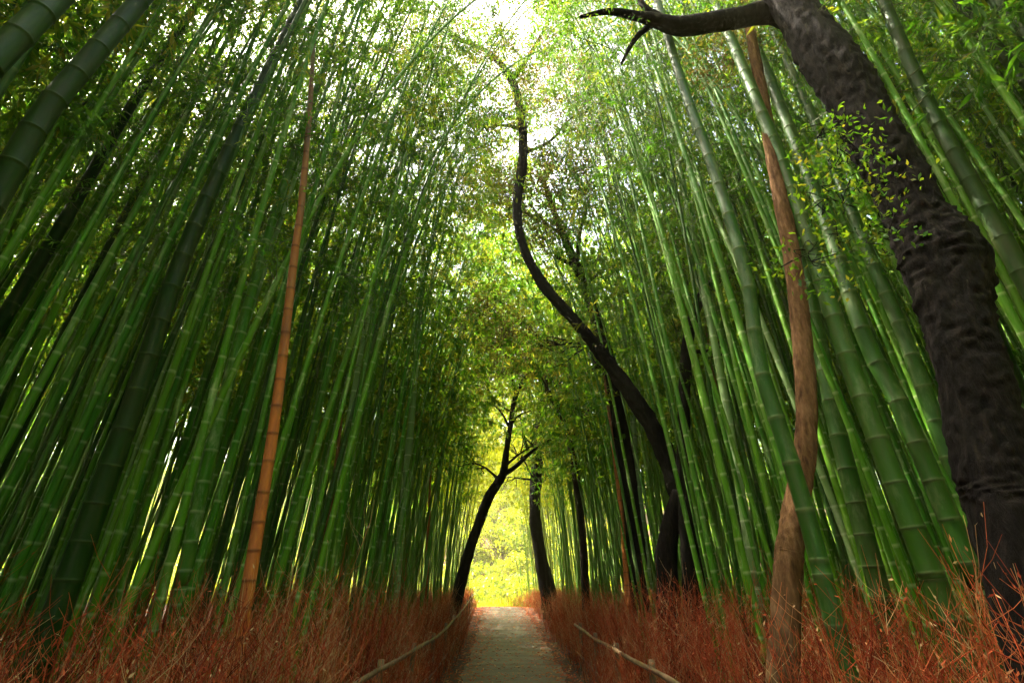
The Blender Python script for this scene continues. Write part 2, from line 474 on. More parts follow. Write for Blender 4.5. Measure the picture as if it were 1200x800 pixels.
def crown_data(r, H=H0, h0=.40, dens=1.0, big=1.0, radius=1.0):
    """leaf sprays on fine branches round a straight culm along z"""
    B0, B1, B2, br = [], [], [], []
    LC, LD, LN, LL, LW, LT = [], [], [], [], [], []
    z = h0 * H; az = r.uniform(0, 6.28); ph0 = r.uniform(0, 6.3); ph1 = r.uniform(0, 6.3)
    while z < H - .1:
        t = (z - h0 * H) / (H * (1 - h0))
        for s in (0, 1):
            if r.random() > .9 or math.sin(z * 2.1 + ph0) + .8 * math.sin(z * .9 + s * 2.2 + ph1) < -.35: continue
            a = az + s * 1.1 + r.normal(0, .3)
            L = radius * (.55 + 1.5 * (1 - t) ** .7 * min(1, .35 + 2.5 * t)) * r.uniform(.6, 1.15)
            e = r.uniform(.35, .8)
            out = np.array([math.cos(a), math.sin(a), 0])
            p0 = np.array([0, 0, z])
            p1 = p0 + out * L * .55 + np.array([0, 0, L * .5 * math.tan(e) * .8])
            p2 = p0 + out * L + np.array([0, 0, L * (.25 - .35 * r.random())])
            B0.append(p0); B1.append(p1); B2.append(p2); br.append(.007 * (1 - .5 * t))
            ct = r.normal(.46, .24)
            nt_ = max(2, int(r.poisson(12.8 * L * dens / 1.6)))
            for q in range(nt_):
                u = r.uniform(.3, 1.0)
                c = (1 - u) ** 2 * p0 + 2 * u * (1 - u) * p1 + u * u * p2
                dirn = out * .7 + r.normal(0, .6, 3); dirn[2] = dirn[2] * .6 - .2
                dirn /= np.linalg.norm(dirn)
                tl = r.uniform(.15, .45)
                B0.append(c); B1.append(c + dirn * tl * .5 + np.array([0, 0, .03])); B2.append(c + dirn * tl); br.append(.0028)
                m = int(r.integers(7, 12))
                v = r.uniform(.25, 1.05, m)
                cc = c + dirn * tl * v[:, None]
                dd = dirn * .6 + r.normal(0, .55, (m, 3)); dd[:, 2] -= .45
                LC.append(cc); LD.append(dd); LN.append(r.normal(0, .55, (m, 3)) + np.array([0, 0, 1]))
                LL.append(r.uniform(.075, .135, m) * big); LW.append(r.uniform(.016, .026, m) * big)
                LT.append(np.clip(ct + r.normal(0, .14, m), 0, 1))
        az += 2.4 + r.normal(0, .3); z += .34 * r.uniform(.8, 1.2)
    return (np.array(B0), np.array(B1), np.array(B2), np.array(br)), tuple(map(np.concatenate, (LC, LD, LN, LL, LW, LT)))

def crown_mesh(seed, leafmat, branches=True, **kw):
    r = np.random.default_rng(seed)
    (b0, b1, b2, br), (c, d, nn, l, w, t) = crown_data(r, **kw)
    V1, Q1 = leaf_quads(c, d, nn, l, w)
    A = np.repeat(t, 4)
    mi = np.zeros(len(Q1), int)
    if branches:
        V2, Q2, per = thin_tubes(b0, b1, b2, br, br * .4, 2, 3)
        Q1 = np.vstack([Q1, Q2 + len(V1)]); V1 = np.vstack([V1, V2])
        A = np.concatenate([A, np.full(len(V2), .4)])
        mi = np.concatenate([mi, np.ones(len(Q2), int)])
    me = mesh_np('foliage', V1, Q1, [leafmat, M_TWIGB], mi, {'tint': A, 'ring': np.zeros(len(V1))})
    return me

CROWNS = [crown_mesh(100 + q, M_LEAF) for q in range(7)]
SPARSE = [crown_mesh(200 + q, M_LEAF, h0=.55, dens=.75) for q in range(3)]

# individually measured culms: picture points from the horizon upwards, width in px at one of them, real diameter
BG = 'bamboo'
def hero(pts, wpx, wy, diam, m, label, H=15.5, leaves=True, group=None, top=None, ring_sp=.30):
    pts = [tuple(q) for q in pts]
    # bring the line down to the horizon
    (x0, y0), (x1, y1) = pts[0], pts[1]
    if y0 < HORIZON:
        pts = [(x0 + (x0 - x1) / (y0 - y1) * (HORIZON - y0), HORIZON)] + pts
    else:
        pts[0] = (x0 + (x1 - x0) * (HORIZON - y0) / (y1 - y0), HORIZON)
    xs_ = [q[0] for q in pts]; ys_ = [q[1] for q in pts]
    xw = np.interp(-wy, [-q for q in ys_], xs_)
    # perpendicular picture width -> distance along that ray
    rw = ray(xw, wy)
    wpx = wpx * .92 / (1 + .42 * ((xw - 600) ** 2 + (wy - 400) ** 2) / F ** 2)
    base = ray(*pts[0]); az = np.array([base[0], base[1], 0]); az /= np.linalg.norm(az)
    depth = diam * F / wpx                      # depth along the optical axis at row wy
    dist = (rw * depth).dot(az)                 # horizontal distance of the plane the culm stands in
    W = []
    for q in pts:
        d = ray(*q); W.append(CAM + d * dist / d.dot(az))
    W = np.array(W)
    d0 = (W[1] - W[0]) / np.linalg.norm(W[1] - W[0])
    gz = float(ground_z(W[0][0], W[0][1]))
    foot = W[0] - d0 * (W[0][2] - gz) / d0[2]
    foot = foot - d0 * .08
    W = np.vstack([foot, W])
    if top is None:
        dl = W[-1] - W[-2]; dl /= np.linalg.norm(dl)
        if W[-1][2] < H: W = np.vstack([W, W[-1] + dl * (H - W[-1][2]) / dl[2] * .5 + np.array([0, 0, .0]), W[-1] + dl * (H - W[-1][2]) / dl[2]])
    S = catmull(W, 8)
    root = thing('bamboo', label, 'bamboo', foot, group)
    Loc = S - foot
    r0 = diam / 2 * 1.08
    me = culm_mesh(Loc, r0, H, m, sides=14, spacing=ring_sp, taper=.8 if leaves else .62)
    new_obj('culm', me, root)
    if leaves:
        f = new_obj('foliage', random.choice(SPARSE), root)
        # the top half of the culm as a straight axis
        a = Loc[int(len(Loc) * .55)]; b = Loc[-1]; ax = (b - a) / np.linalg.norm(b - a)
        L = np.linalg.norm(b)
        qrot = Vector((0, 0, 1)).rotation_difference(Vector(ax))
        f.rotation_mode = 'QUATERNION'
        f.rotation_quaternion = qrot @ Matrix.Rotation(random.uniform(0, 6.28), 4, 'Z').to_quaternion()
        sc = L / H0
        f.scale = (1, 1, sc) if sc < 1.3 else (sc / 1.3, sc / 1.3, sc)
        f.location = Vector(b) - Vector(ax) * L
    print('HERO %-60s foot %.1f %.1f  top %.1f %.1f %.1f' % (label[:60], *foot[:2], *W[-1]))
    HEROES.append((foot[0], foot[1]))
    return root
HEROES = []
G1 = 'bamboo culms standing out in the front rows'
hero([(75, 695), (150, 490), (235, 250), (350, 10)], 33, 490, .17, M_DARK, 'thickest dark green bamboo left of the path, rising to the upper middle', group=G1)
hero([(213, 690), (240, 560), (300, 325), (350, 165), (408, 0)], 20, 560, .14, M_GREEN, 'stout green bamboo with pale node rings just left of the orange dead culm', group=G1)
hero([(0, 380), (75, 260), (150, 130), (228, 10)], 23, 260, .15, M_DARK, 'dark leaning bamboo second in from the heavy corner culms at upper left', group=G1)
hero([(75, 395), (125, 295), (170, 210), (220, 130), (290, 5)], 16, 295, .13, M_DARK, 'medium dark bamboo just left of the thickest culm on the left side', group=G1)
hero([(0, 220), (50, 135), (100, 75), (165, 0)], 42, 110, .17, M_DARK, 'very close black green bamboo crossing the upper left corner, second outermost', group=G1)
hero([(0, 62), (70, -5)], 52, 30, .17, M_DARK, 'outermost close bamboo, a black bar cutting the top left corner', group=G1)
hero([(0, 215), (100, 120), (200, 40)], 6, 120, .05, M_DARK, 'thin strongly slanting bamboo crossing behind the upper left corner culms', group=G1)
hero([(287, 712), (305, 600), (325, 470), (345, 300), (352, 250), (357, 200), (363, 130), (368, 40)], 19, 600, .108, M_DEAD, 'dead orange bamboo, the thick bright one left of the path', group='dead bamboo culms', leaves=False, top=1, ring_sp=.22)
hero([(372, 700), (380, 640), (392, 560), (402, 470)], 9, 640, .09, M_DEADB, 'thin dead brown bamboo right of the thick orange culm', group='dead bamboo culms', leaves=False, top=1)
hero([(385, 695), (392, 640), (402, 540), (420, 430), (445, 300)], 10, 640, .10, M_PALE, 'pale bamboo with white node rings beside the thin dead brown culm', group=G1)
hero([(463, 695), (472, 600), (483, 480), (494, 330)], 11, 600, .155, M_PALE, 'pale mossy green bamboo left of the slim forked tree', group=G1)
hero([(500, 700), (502, 620), (505, 540)], 6, 620, .12, M_DEAD, 'short dead orange bamboo near the slim leaning forked tree', group='dead bamboo culms', leaves=False, top=1)
hero([(968, 690), (950, 620), (925, 535), (890, 425), (875, 325), (840, 210), (800, 100), (770, 0)], 25, 560, .108, M_MID, 'green bamboo with clear node rings crossing in front of the ochre trunk', group=G1)
hero([(1030, 690), (982, 507), (960, 400), (936, 290), (912, 190)], 26, 507, .17, M_MID, 'stout green bamboo first to the right of the ochre trunk', group=G1)
hero([(1098, 690), (1018, 487), (985, 395), (945, 275), (900, 150), (837, 0)], 31, 487, .15, M_MID, 'tall stout bamboo second to the right of the ochre trunk', group=G1)
hero([(1148, 690), (1052, 468), (1015, 400), (965, 250), (925, 150)], 28, 468, .14, M_MID, 'stout bamboo third right of the ochre trunk, left of the huge dark trunk', group=G1)
hero([(1175, 690), (1110, 530), (1060, 395), (1015, 290), (960, 155), (910, 45)], 23, 395, .14, M_MID, 'bamboo pressed close against the left side of the huge dark trunk', group=G1)
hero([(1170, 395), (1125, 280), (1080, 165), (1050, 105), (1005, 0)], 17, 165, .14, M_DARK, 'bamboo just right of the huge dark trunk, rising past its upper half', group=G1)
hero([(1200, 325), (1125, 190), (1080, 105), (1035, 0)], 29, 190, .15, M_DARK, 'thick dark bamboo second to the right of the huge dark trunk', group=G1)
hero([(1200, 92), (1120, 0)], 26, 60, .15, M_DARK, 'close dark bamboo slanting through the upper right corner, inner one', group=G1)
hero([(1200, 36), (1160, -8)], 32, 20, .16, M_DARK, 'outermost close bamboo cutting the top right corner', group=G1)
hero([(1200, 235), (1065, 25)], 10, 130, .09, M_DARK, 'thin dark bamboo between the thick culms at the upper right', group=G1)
hero([(885, 690), (870, 590), (850, 470), (835, 390), (815, 290)], 13, 560, .12, M_PALE, 'pale bluish bamboo between the curved tree and the ochre trunk', group=G1)
hero([(880, 690), (865, 580), (850, 500), (835, 430), (825, 370)], 6, 560, .08, M_DEAD, 'slim dead orange bamboo behind the pale bluish culm', group='dead bamboo culms', leaves=False, top=1)
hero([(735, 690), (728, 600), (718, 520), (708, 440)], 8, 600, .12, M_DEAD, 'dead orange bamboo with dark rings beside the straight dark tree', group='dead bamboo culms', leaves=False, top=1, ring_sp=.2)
hero([(761, 690), (751, 600), (742, 500), (730, 380)], 9, 600, .135, M_PALE, 'pale green bamboo between the straight dark tree and the curved tree', group=G1)

# the crowd: positions by rejection, nearest as individuals, the rest as one mass
def scatter():
    P = []
    tries = 0
    grid = {}
    r = random.Random(21)
    for hx, hy in HEROES: P.append((hx, hy)); grid.setdefault((int(hx // 1), int(hy // 1)), []).append((hx, hy))
    out = []
    while tries < 90000:
        tries += 1
        y = -13 + 74 * r.random() ** .95; sgn = r.choice((-1, 1))
        w = 2.05 + 26 * r.random() ** 1.25
        x = float(path_x(y)) * (1 if y < 36 else .6) + sgn * w
        if sgn > 0 and w < 2.3 and y < 12: continue
        dist = math.hypot(x, y)
        if dist < 5.4: continue
        if w > 21 or (dist > 29 and not abs(x - float(path_x(y))) < 7) or y > 43: continue
        if y < -1 and w < 2.6: continue
        if y > 0 and 262 < 600 + F * x / y / CP < 318 and dist < 6.3: continue
        if 4 < y < 9.6 and 690 < 600 + F * x / y / CP < 835: continue     # open ground in front of the curved tree
        md = .255 + .0115 * dist
        ok = True
        for a in range(int(x // 1) - 2, int(x // 1) + 3):
            for b in range(int(y // 1) - 2, int(y // 1) + 3):
                for q in grid.get((a, b), ()):
                    if (q[0] - x) ** 2 + (q[1] - y) ** 2 < md * md: ok = False; break
        if not ok: continue
        grid.setdefault((int(x // 1), int(y // 1)), []).append((x, y))
        out.append((x, y))
    return out
CROWD = scatter()
CROWD.sort(key=lambda q: math.hypot(*q) + (1000 if abs(math.atan2(q[0], q[1])) > math.radians(57) else 0))
print('CROWD', len(CROWD))

CULMS = []
for q in range(8):
    zz = np.linspace(0, 1, 40)
    bend = rng.uniform(.1, .45); tip = [.7, 1.2, 1.7, 2.2, 2.6, 3.0, 3.4, 1.0][q]
    dx = bend * np.sin(zz * 2.2) + tip * zz ** 3.4
    P = np.stack([dx, .12 * np.sin(zz * 4 + q), zz * H0 - .12 * tip * zz ** 6 * 2], -1)
    P -= P[0]
    CULMS.append((P, culm_mesh(P, 1.0 * .055, H0, M_GREEN, sides=10, spacing=.33)))
def bend_crown(seed, P):
    r = np.random.default_rng(seed)
    (b0, b1, b2, br), (c, d, nn, l, w, t) = crown_data(r, h0=.36 + .12 * r.random())
    def mv(X):
        return X + np.stack([np.interp(X[:, 2], P[:, 2], P[:, 0]), np.interp(X[:, 2], P[:, 2], P[:, 1]), 0 * X[:, 2]], -1)
    V1, Q1 = leaf_quads(mv(c), d, nn, l, w)
    V2, Q2, per = thin_tubes(mv(b0), mv(b1), mv(b2), br, br * .4, 2, 3)
    return mesh_np('foliage', np.vstack([V1, V2]), np.vstack([Q1, Q2 + len(V1)]), [M_LEAF, M_TWIGB],
                   np.concatenate([np.zeros(len(Q1), int), np.ones(len(Q2), int)]),
                   {'tint': np.concatenate([np.repeat(t, 4), np.full(len(V2), .4)]), 'ring': np.zeros(len(V1) + len(V2))})
FULL = [bend_crown(300 + q, CULMS[q][0]) for q in range(8)]
YCULM = []
for q in range(8):
    me = CULMS[q][1].copy(); me.materials[0] = [M_PALE, M_MID][q % 2]; YCULM.append(me)

def px_at_horizon(x, y):
    return 600 + F * (x / y) / CP if y > .1 else (9999 if x > 0 else -9999)

def zone(x, y):
    p_ = px_at_horizon(x, y); d = math.hypot(x, y)
    if p_ < 287: w = 'left of the thick orange dead culm'
    elif p_ < 463: w = 'between the orange dead culm and the pale mossy culm'
    elif p_ < 540: w = 'between the pale mossy culm and the slim forked tree'
    elif p_ < 640: w = 'along the bright end of the path'
    elif p_ < 745: w = 'between the path end and the straight dark tree'
    elif p_ < 925: w = 'between the straight dark tree and the ochre trunk'
    elif p_ < 1190: w = 'between the ochre trunk and the huge dark trunk'
    else: w = 'beyond the huge dark trunk on the right'
    if d < 8: s = 'green bamboo of the near rows'
    elif d < 14: s = 'slender bamboo of the middle rows'
    else: s = 'thin bamboo of the far rows'
    return s + ' ' + w, s + ' ' + w

KEEP = None
N_IND = 300 - len(HEROES)
PROTO = None
near = CROWD[:N_IND] if KEEP is None else [CROWD[q] for q in KEEP]
nearset = set(near)
rr = random.Random(77)
for (x, y) in near:
    lab, grp = zone(x, y)
    wp = abs(x - float(path_x(y)))
    k = rr.choice((1, 2, 3, 4, 5, 6)) if wp < 4.2 else rr.randrange(8)
    if PROTO is None:
        root = thing('bamboo', lab, 'bamboo'); PROTO = (root, new_obj('culm', CULMS[0][1], root), new_obj('foliage', FULL[0], root))
        c_, f_ = PROTO[1], PROTO[2]
    else:
        root = PROTO[0].copy(); col.objects.link(root)
        c_ = PROTO[1].copy(); col.objects.link(c_); c_.parent = root
        f_ = PROTO[2].copy(); col.objects.link(f_); f_.parent = root
    u = rr.random()
    c_.data = YCULM[k] if u < .26 and k % 2 or u < .06 else CULMS[k][1]
    f_.data = FULL[k]
    root['label'] = lab; root['group'] = grp
    root.location = (x, y, float(ground_z(x, y)) - .05)
    dia = rr.uniform(.046, .088); H = rr.uniform(11.5, 17)
    sxy = dia / .11
    c_.scale = (sxy, sxy, H / H0)
    # shared curves are scaled with the culm, so the leaves take the same sideways scale on their axis
    f_.scale = (sxy, sxy, H / H0)
    inward = .05 * rr.uniform(.2, 1.7)      # towards the path, along the bend of the tip
    root.rotation_euler = (rr.gauss(0, .028), inward + rr.gauss(0, .018), (0 if x < 0 else math.pi) + rr.gauss(0, .45))
rest = [q for q in CROWD if q not in nearset]

# far mass of bamboo plus unseen culms added behind the camera for shade
Vs, Qs, Ms, Rg, Tn = [], [], [], [], []
off = 0
LOD = [crown_data(np.random.default_rng(500 + q), dens=.30, big=1.7, h0=.36) for q in range(6)]
LODW = [crown_data(np.random.default_rng(550 + q), dens=.20, big=1.9, h0=.5) for q in range(6)]
zz = np.linspace(0, 1, 34)
for (x, y) in rest:
    H = rr.uniform(11, 17); dia = rr.uniform(.046, .085)
    base = np.array([x, y, float(ground_z(x, y)) - .05])
    lx, ly = -.05 * math.copysign(1, x) * rr.uniform(0, 1.6) + rr.gauss(0, .02), rr.gauss(0, .03)
    bd = rr.uniform(-.5, .5)
    wp = x - float(path_x(y))
    tipx = -math.copysign(1, wp) * (rr.uniform(2.2, 3.6) if abs(wp) < 4.5 else rr.uniform(.3, 2))
    def axis(z):
        t = z / H
        return np.stack([lx * z + bd * np.sin(t * 2.4) + tipx * np.clip(t, 0, 1.1) ** 3.2, ly * z + 0 * z, z], -1)
    P = axis(zz * H) 
    V, Q, T = sweep(P + base, dia / 2 * (1 - .78 * zz), 7, cap=False)
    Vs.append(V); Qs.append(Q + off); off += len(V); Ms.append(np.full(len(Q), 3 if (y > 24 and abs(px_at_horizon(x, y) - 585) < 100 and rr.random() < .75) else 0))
    rg = np.zeros(len(V)); rg[np.repeat(np.arange(34) % 2 == 0, 7)] = .25
    Rg.append(rg); Tn.append(np.full(len(V), rr.random()))
    c, d, nn, l, w, t = (LOD if abs(wp) < 8 and y < 34 else LODW)[rr.randrange(6)][1]
    s = H / H0; ca, sa = math.cos(a0 := rr.uniform(0, 6.28)), math.sin(a0)
    Rm = np.array([[ca, -sa, 0], [sa, ca, 0], [0, 0, 1]])
    c2 = c @ Rm.T; d2 = d @ Rm.T; n2 = nn @ Rm.T
    zc = c2[:, 2] * s
    c2 = np.stack([c2[:, 0], c2[:, 1], zc], -1) + axis(zc) * np.array([1, 1, 0]) + base
    V, Q = leaf_quads(c2, d2, n2, l, w)
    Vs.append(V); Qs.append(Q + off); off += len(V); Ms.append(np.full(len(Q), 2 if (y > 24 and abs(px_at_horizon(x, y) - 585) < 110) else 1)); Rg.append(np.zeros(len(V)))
    Tn.append(np.repeat(np.clip(t + rr.gauss(.05, .12), 0, 1), 4))
o = new_obj('far_bamboo', mesh_np('far_bamboo', np.concatenate(Vs), np.concatenate(Qs), [M_GREEN, M_LEAF, M_YLEAF, M_YCULM], np.concatenate(Ms),
            {'ring': np.concatenate(Rg), 'tint': np.concatenate(Tn)}))
o['kind'] = 'stuff'; o['label'] = 'countless far bamboo culms closing the forest behind the nearer rows'

# far-off leafy wood round the stand, the path end glow put into its yellow green leaves
def leaf_mass(name, label, blobs, k, m, size, seed):
    r = np.random.default_rng(seed)
    B = np.array(blobs, float)
    wgt = B[:, 3] * B[:, 4] * B[:, 5]; idx = r.choice(len(B), k, p=wgt / wgt.sum())
    u = norm(r.normal(0, 1, (k, 3))) * (r.random((k, 1)) ** .45)
    C = B[idx, :3] + u * B[idx, 3:6]
    ph = np.sin(C[:, 0] * 1.1 + C[:, 2] * 1.7) * np.sin(C[:, 1] * 1.3 - C[:, 2] * .9) + r.normal(0, .5, k)
    C = C[ph > -.35]; k = len(C)
    C = C[C[:, 2] > ground_z(C[:, 0], C[:, 1]) + .05]; k = len(C)
    D = r.normal(0, 1, (k, 3)); D[:, 2] -= .5
    V, Q = leaf_quads(C, D, r.normal(0, .7, (k, 3)) + np.array([0, 0, 1]), r.uniform(.7, 1.3, k) * size, r.uniform(.3, .5, k) * size)
    t = np.clip(.5 + .22 * np.sin(C[:, 0] * .9 + C[:, 1]) + .2 * r.normal(0, 1, k), 0, 1)
    o = new_obj(name, mesh_np(name, V, Q, [m], attrs={'tint': np.repeat(t, 4)}))
    o['kind'] = 'stuff'; o['label'] = label
    return o
r_ = random.Random(3)
blobs = []
for q in range(260):
    a = math.radians(r_.uniform(-100, 100)); d = r_.uniform(38, 52)
    x, y = d * math.sin(a), d * math.cos(a)
    if -28 < x < 12 and y > 30: continue
    blobs.append((x, y, 21 * r_.random() ** 1.2, r_.uniform(3, 6), r_.uniform(3, 5), r_.uniform(2, 4)))
leaf_mass('treeline', 'distant green wood closing off the bamboo stand', blobs, 420000, M_TREELINE, .46, 8)
blobs = []
for bx_ in np.arange(-54, 16, 2.2):
    for by_ in np.arange(52.5, 80, 1.9):
        x, y = bx_ + r_.uniform(-.8, .8), by_ + r_.uniform(-.7, .7)
        blobs.append((x, y, float(ground_z(x, y)) + r_.uniform(.4, 1.8), r_.uniform(1.3, 2.2), 1.3, r_.uniform(.9, 1.9)))
for q in range(110):
    x, y = r_.uniform(-40, 14), r_.uniform(66, 82)
    blobs.append((x, y, float(ground_z(x, y)) + r_.uniform(2, 7), 1.8, 1.8, 1.6))
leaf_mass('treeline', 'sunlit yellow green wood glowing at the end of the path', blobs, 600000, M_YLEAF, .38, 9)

# tall grass of the clearing
r = np.random.default_rng(61)
k = 26000
gx = r.uniform(-26, 22, k); gy = r.uniform(37, 60, k)
ok = (np.abs(gx - path_x(gy)) > 1.2)
gx, gy = gx[ok], gy[ok]; k = len(gx)
C = np.stack([gx, gy, ground_z(gx, gy) - .02], -1)
D = np.stack([r.normal(0, .3, k), r.normal(0, .3, k), np.ones(k)], -1)
V, Q = leaf_quads(C, D, r.normal(0, 1, (k, 3)), r.uniform(.5, 1.3, k), r.uniform(.03, .06, k))
o = new_obj('grass', mesh_np('grass', V, Q, [M_YLEAF], attrs={'tint': np.repeat(r.uniform(0, 1, k), 4)}))
o['kind'] = 'stuff'; o['label'] = 'tall yellow green grass in the sunny clearing at the path end'

# ------------------------------------------------------------------ crooked trees
def px_plane(pts, Y0, dY=0.0):
    """picture points to space on an upright plane at distance Y0 that tips away by dY per metre of height"""
    W = []
    for q in pts:
        d = ray(*q[:2])
        t = (Y0 + dY * CAM_Z) / (d[1] - dY * d[2]) if dY else Y0 / d[1]
        W.append(CAM + d * t)
    return np.array(W)

def limb_mesh(name, W, R, m, sides=16, seed=0, bump=.09, n=8, buttress=0, ridge=.022):
    r = np.random.default_rng(seed)
    P = catmull(W, n)
    s0 = np.arange(len(W)); s1 = np.linspace(0, len(W) - 1, len(P))
    Rr = np.interp(s1, s0, R)
    s = np.concatenate([[0], np.cumsum(np.linalg.norm(np.diff(P, axis=0), axis=1))])
    a = np.linspace(0, 2 * np.pi, sides, endpoint=False)
    nz = np.ones((len(P), sides))
    for f in range(6):
        k = r.integers(1, 5); w = r.uniform(.6, 4) / max(.15, Rr.max() * 3)
        nz += bump * r.uniform(.3, 1) / (1 + .25 * f) * np.sin(k * a[None] + w * s[:, None] + r.uniform(0, 6.3)) * np.sin(w * .7 * s[:, None] + r.uniform(0, 6.3))
    g = r.normal(0, 1, (len(P) // 2 + 2, sides // 2)); gi = np.arange(len(P)) / 2
    for q_ in range(sides):
        c0 = g[:, (q_ // 2) % g.shape[1]]; c1 = g[:, ((q_ + 1) // 2) % g.shape[1]]
        nz[:, q_] += bump * .45 * (.5 * np.interp(gi, np.arange(len(g)), c0) + .5 * np.interp(gi, np.arange(len(g)), c1))
    ph = np.cumsum(r.normal(0, .25, len(P)))[:, None]
    kf = max(5, sides // 4)
    rid = np.abs(np.sin(.5 * kf * a[None] + 1.2 * np.sin(3.1 * s[:, None] + 2 * a[None]) + .4 * ph)) - .5
    kn = r.normal(0, 1, (len(P) // 6 + 2, sides)); kx = np.arange(len(P)) / 6
    kn = np.stack([np.interp(kx, np.arange(len(kn)), kn[:, q_]) for q_ in range(sides)], 1)
    nz += ridge * rid + ridge * .6 * kn
    if buttress:
        fl = np.exp(-s / (Rr[0] * 2.6))[:, None]
        nz *= 1 + buttress * fl * (.6 + .4 * np.cos(5 * a[None] + 1))
    V, Q, T = sweep(P, Rr, sides, nz)
    return mesh_np(name, V, Q, [m], T=T)

def leaf_cloud(parent, clumps, k, size, m, seed, base, bark, name='crown'):
    r = np.random.default_rng(seed)
    Cs, Ts = [], []
    vol = np.array([c[3] ** 2.2 for c in clumps]); vol = vol / vol.sum()
    for c, sh in zip(clumps, vol):
        per = int(k * sh); c = np.array(c, float); rad = c[3]
        sub = norm(r.normal(0, 1, (26, 3))) * rad * 1.1 * r.random((26, 1)) ** .4 * np.array([1, 1, .75])
        ii = r.integers(0, 26, per)
        C = c[:3] + sub[ii] + r.normal(0, rad * .2, (per, 3)) * np.array([1, 1, .6])
        tt = r.normal(.45, .28, 26)
        Cs.append(C); Ts.append(np.clip(tt[ii] + r.normal(0, .15, per), 0, 1))
    C = np.concatenate(Cs) - base; t = np.concatenate(Ts); k = len(C)
    V, Q = leaf_quads(C, r.normal(0, 1, (k, 3)) - np.array([0, 0, .3]), r.normal(0, .6, (k, 3)) + np.array([0, 0, 1]), r.uniform(.6, 1.2, k) * size, r.uniform(.32, .5, k) * size)
    # twigs reaching into the clumps
    B0, B2 = [], []
    for c in clumps:
        c = np.array(c, float); st = c[:3] + r.normal(0, c[3] * .3, 3)
        for z in range(14):
            e_ = st + norm(r.normal(0, 1, 3)) * c[3] * r.uniform(.25, .6)
            B0.append(st); B2.append(e_); st = (st * .3 + e_ * .7) if np.linalg.norm(e_ - c[:3]) < c[3] else c[:3] + r.normal(0, c[3] * .35, 3)
    B0, B2 = np.array(B0), np.array(B2)
    V2, Q2, _ = thin_tubes(B0 - base, (B0 + B2) / 2 - base + r.normal(0, .12, B0.shape), B2 - base, np.full(len(B0), .012 if clumps[0][3] > .55 else .0045), np.full(len(B0), .004 if clumps[0][3] > .55 else .0015), 3, 4)
    return new_obj(name, mesh_np(name, np.vstack([V, V2]), np.vstack([Q, Q2 + len(V)]), [m, bark], np.concatenate([np.zeros(len(Q), int), np.ones(len(Q2), int)]),
                                 {'tint': np.concatenate([np.repeat(t, 4), np.zeros(len(V2))])}), parent)

def tree(label, pts, Y0, dY, m, seed, limbs=(), clumps=(), leaves=0, size=.07, to_ground=True, lumps=(), buttress=.35, bump=.09, group=None, leafmat=None, twiggy=0, tw_len=1.0, sides=28, ridge=.022):
    W = px_plane(pts, Y0, dY)
    dep = np.array([depth_of(w) for w in W])
    R = np.array([q[2] for q in pts]) * dep / F / 2
    if to_ground:
        d0 = W[0] - W[1]; d0 /= np.linalg.norm(d0)
        gz = float(ground_z(W[0][0], W[0][1]))
        if W[0][2] > gz:
            foot = W[0] + d0 * (W[0][2] - gz + .15) / max(.5, -d0[2])
            W = np.vstack([foot, W]); R = np.concatenate([[R[0] * 1.12], R])
    base = W[0].copy()
    root = thing('tree', label, 'tree', base, group)
    new_obj('trunk', limb_mesh('trunk', W - base, R, m, sides, seed, bump, n=26 if sides > 30 else 16, buttress=buttress, ridge=ridge), root)
    for q, L in enumerate(limbs):
        lp, lY, ldY = L
        Wl = px_plane(lp, lY, ldY)
        Rl = np.array([q_[2] for q_ in lp]) * np.array([depth_of(w) for w in Wl]) / F / 2
        new_obj('branch', limb_mesh('branch', Wl - base, Rl, m, 10, seed + 31 * q, .07), root)
        # twigs off the branch
    if twiggy:
        r = np.random.default_rng(seed + 70)
        S = catmull(W, 8); RS = np.interp(np.linspace(0, len(W) - 1, len(S)), np.arange(len(W)), R)
        for q in range(twiggy):
            i0 = int(len(S) * r.uniform(.5, .97)); a = r.uniform(0, 6.28); L = r.uniform(.8, 2.0) * tw_len
            dd = np.array([math.cos(a), .6 * math.sin(a), r.uniform(.3, 1.1)])
            K = [S[i0]]
            for z in range(4):
                dd = dd + r.normal(0, .35, 3); K.append(K[-1] + dd / np.linalg.norm(dd) * L / 4)
            rb = min(RS[i0] * .45, .05)
            V1, Q1, T1 = sweep(catmull(K, 4) - base, np.linspace(rb, rb * .25, 17), 6)
            Vt, Qt, Tt, o_ = [V1], [Q1], [T1], len(V1)
            for z in range(6):
                j = r.integers(1, 4); st = K[j]; d2 = dd / np.linalg.norm(dd) + r.normal(0, .7, 3)
                K2 = np.array([st, st + d2 * L * .13, st + d2 * L * .22 + r.normal(0, .08, 3), st + d2 * L * .34 + r.normal(0, .1, 3)]) - base
                V2, Q2, T2 = sweep(catmull(K2, 3), np.linspace(rb * .45, rb * .12, 10), 5)
                Vt.append(V2); Qt.append(Q2 + o_); Tt.append(T2 + o_); o_ += len(V2)
            new_obj('branch', mesh_np('branch', np.vstack(Vt), np.vstack(Qt), [m], T=np.vstack(Tt)), root)
    if clumps:
        cl = []
        for (cx, cy, cY, rad) in clumps:
            d = ray(cx, cy); cl.append((*(CAM + d * cY / d[1]), rad))
        leaf_cloud(root, cl, leaves, size, leafmat or M_TLEAF, seed + 5, base, m)
    print('TREE', label[:40], base, 'top', W[-1])
    return root

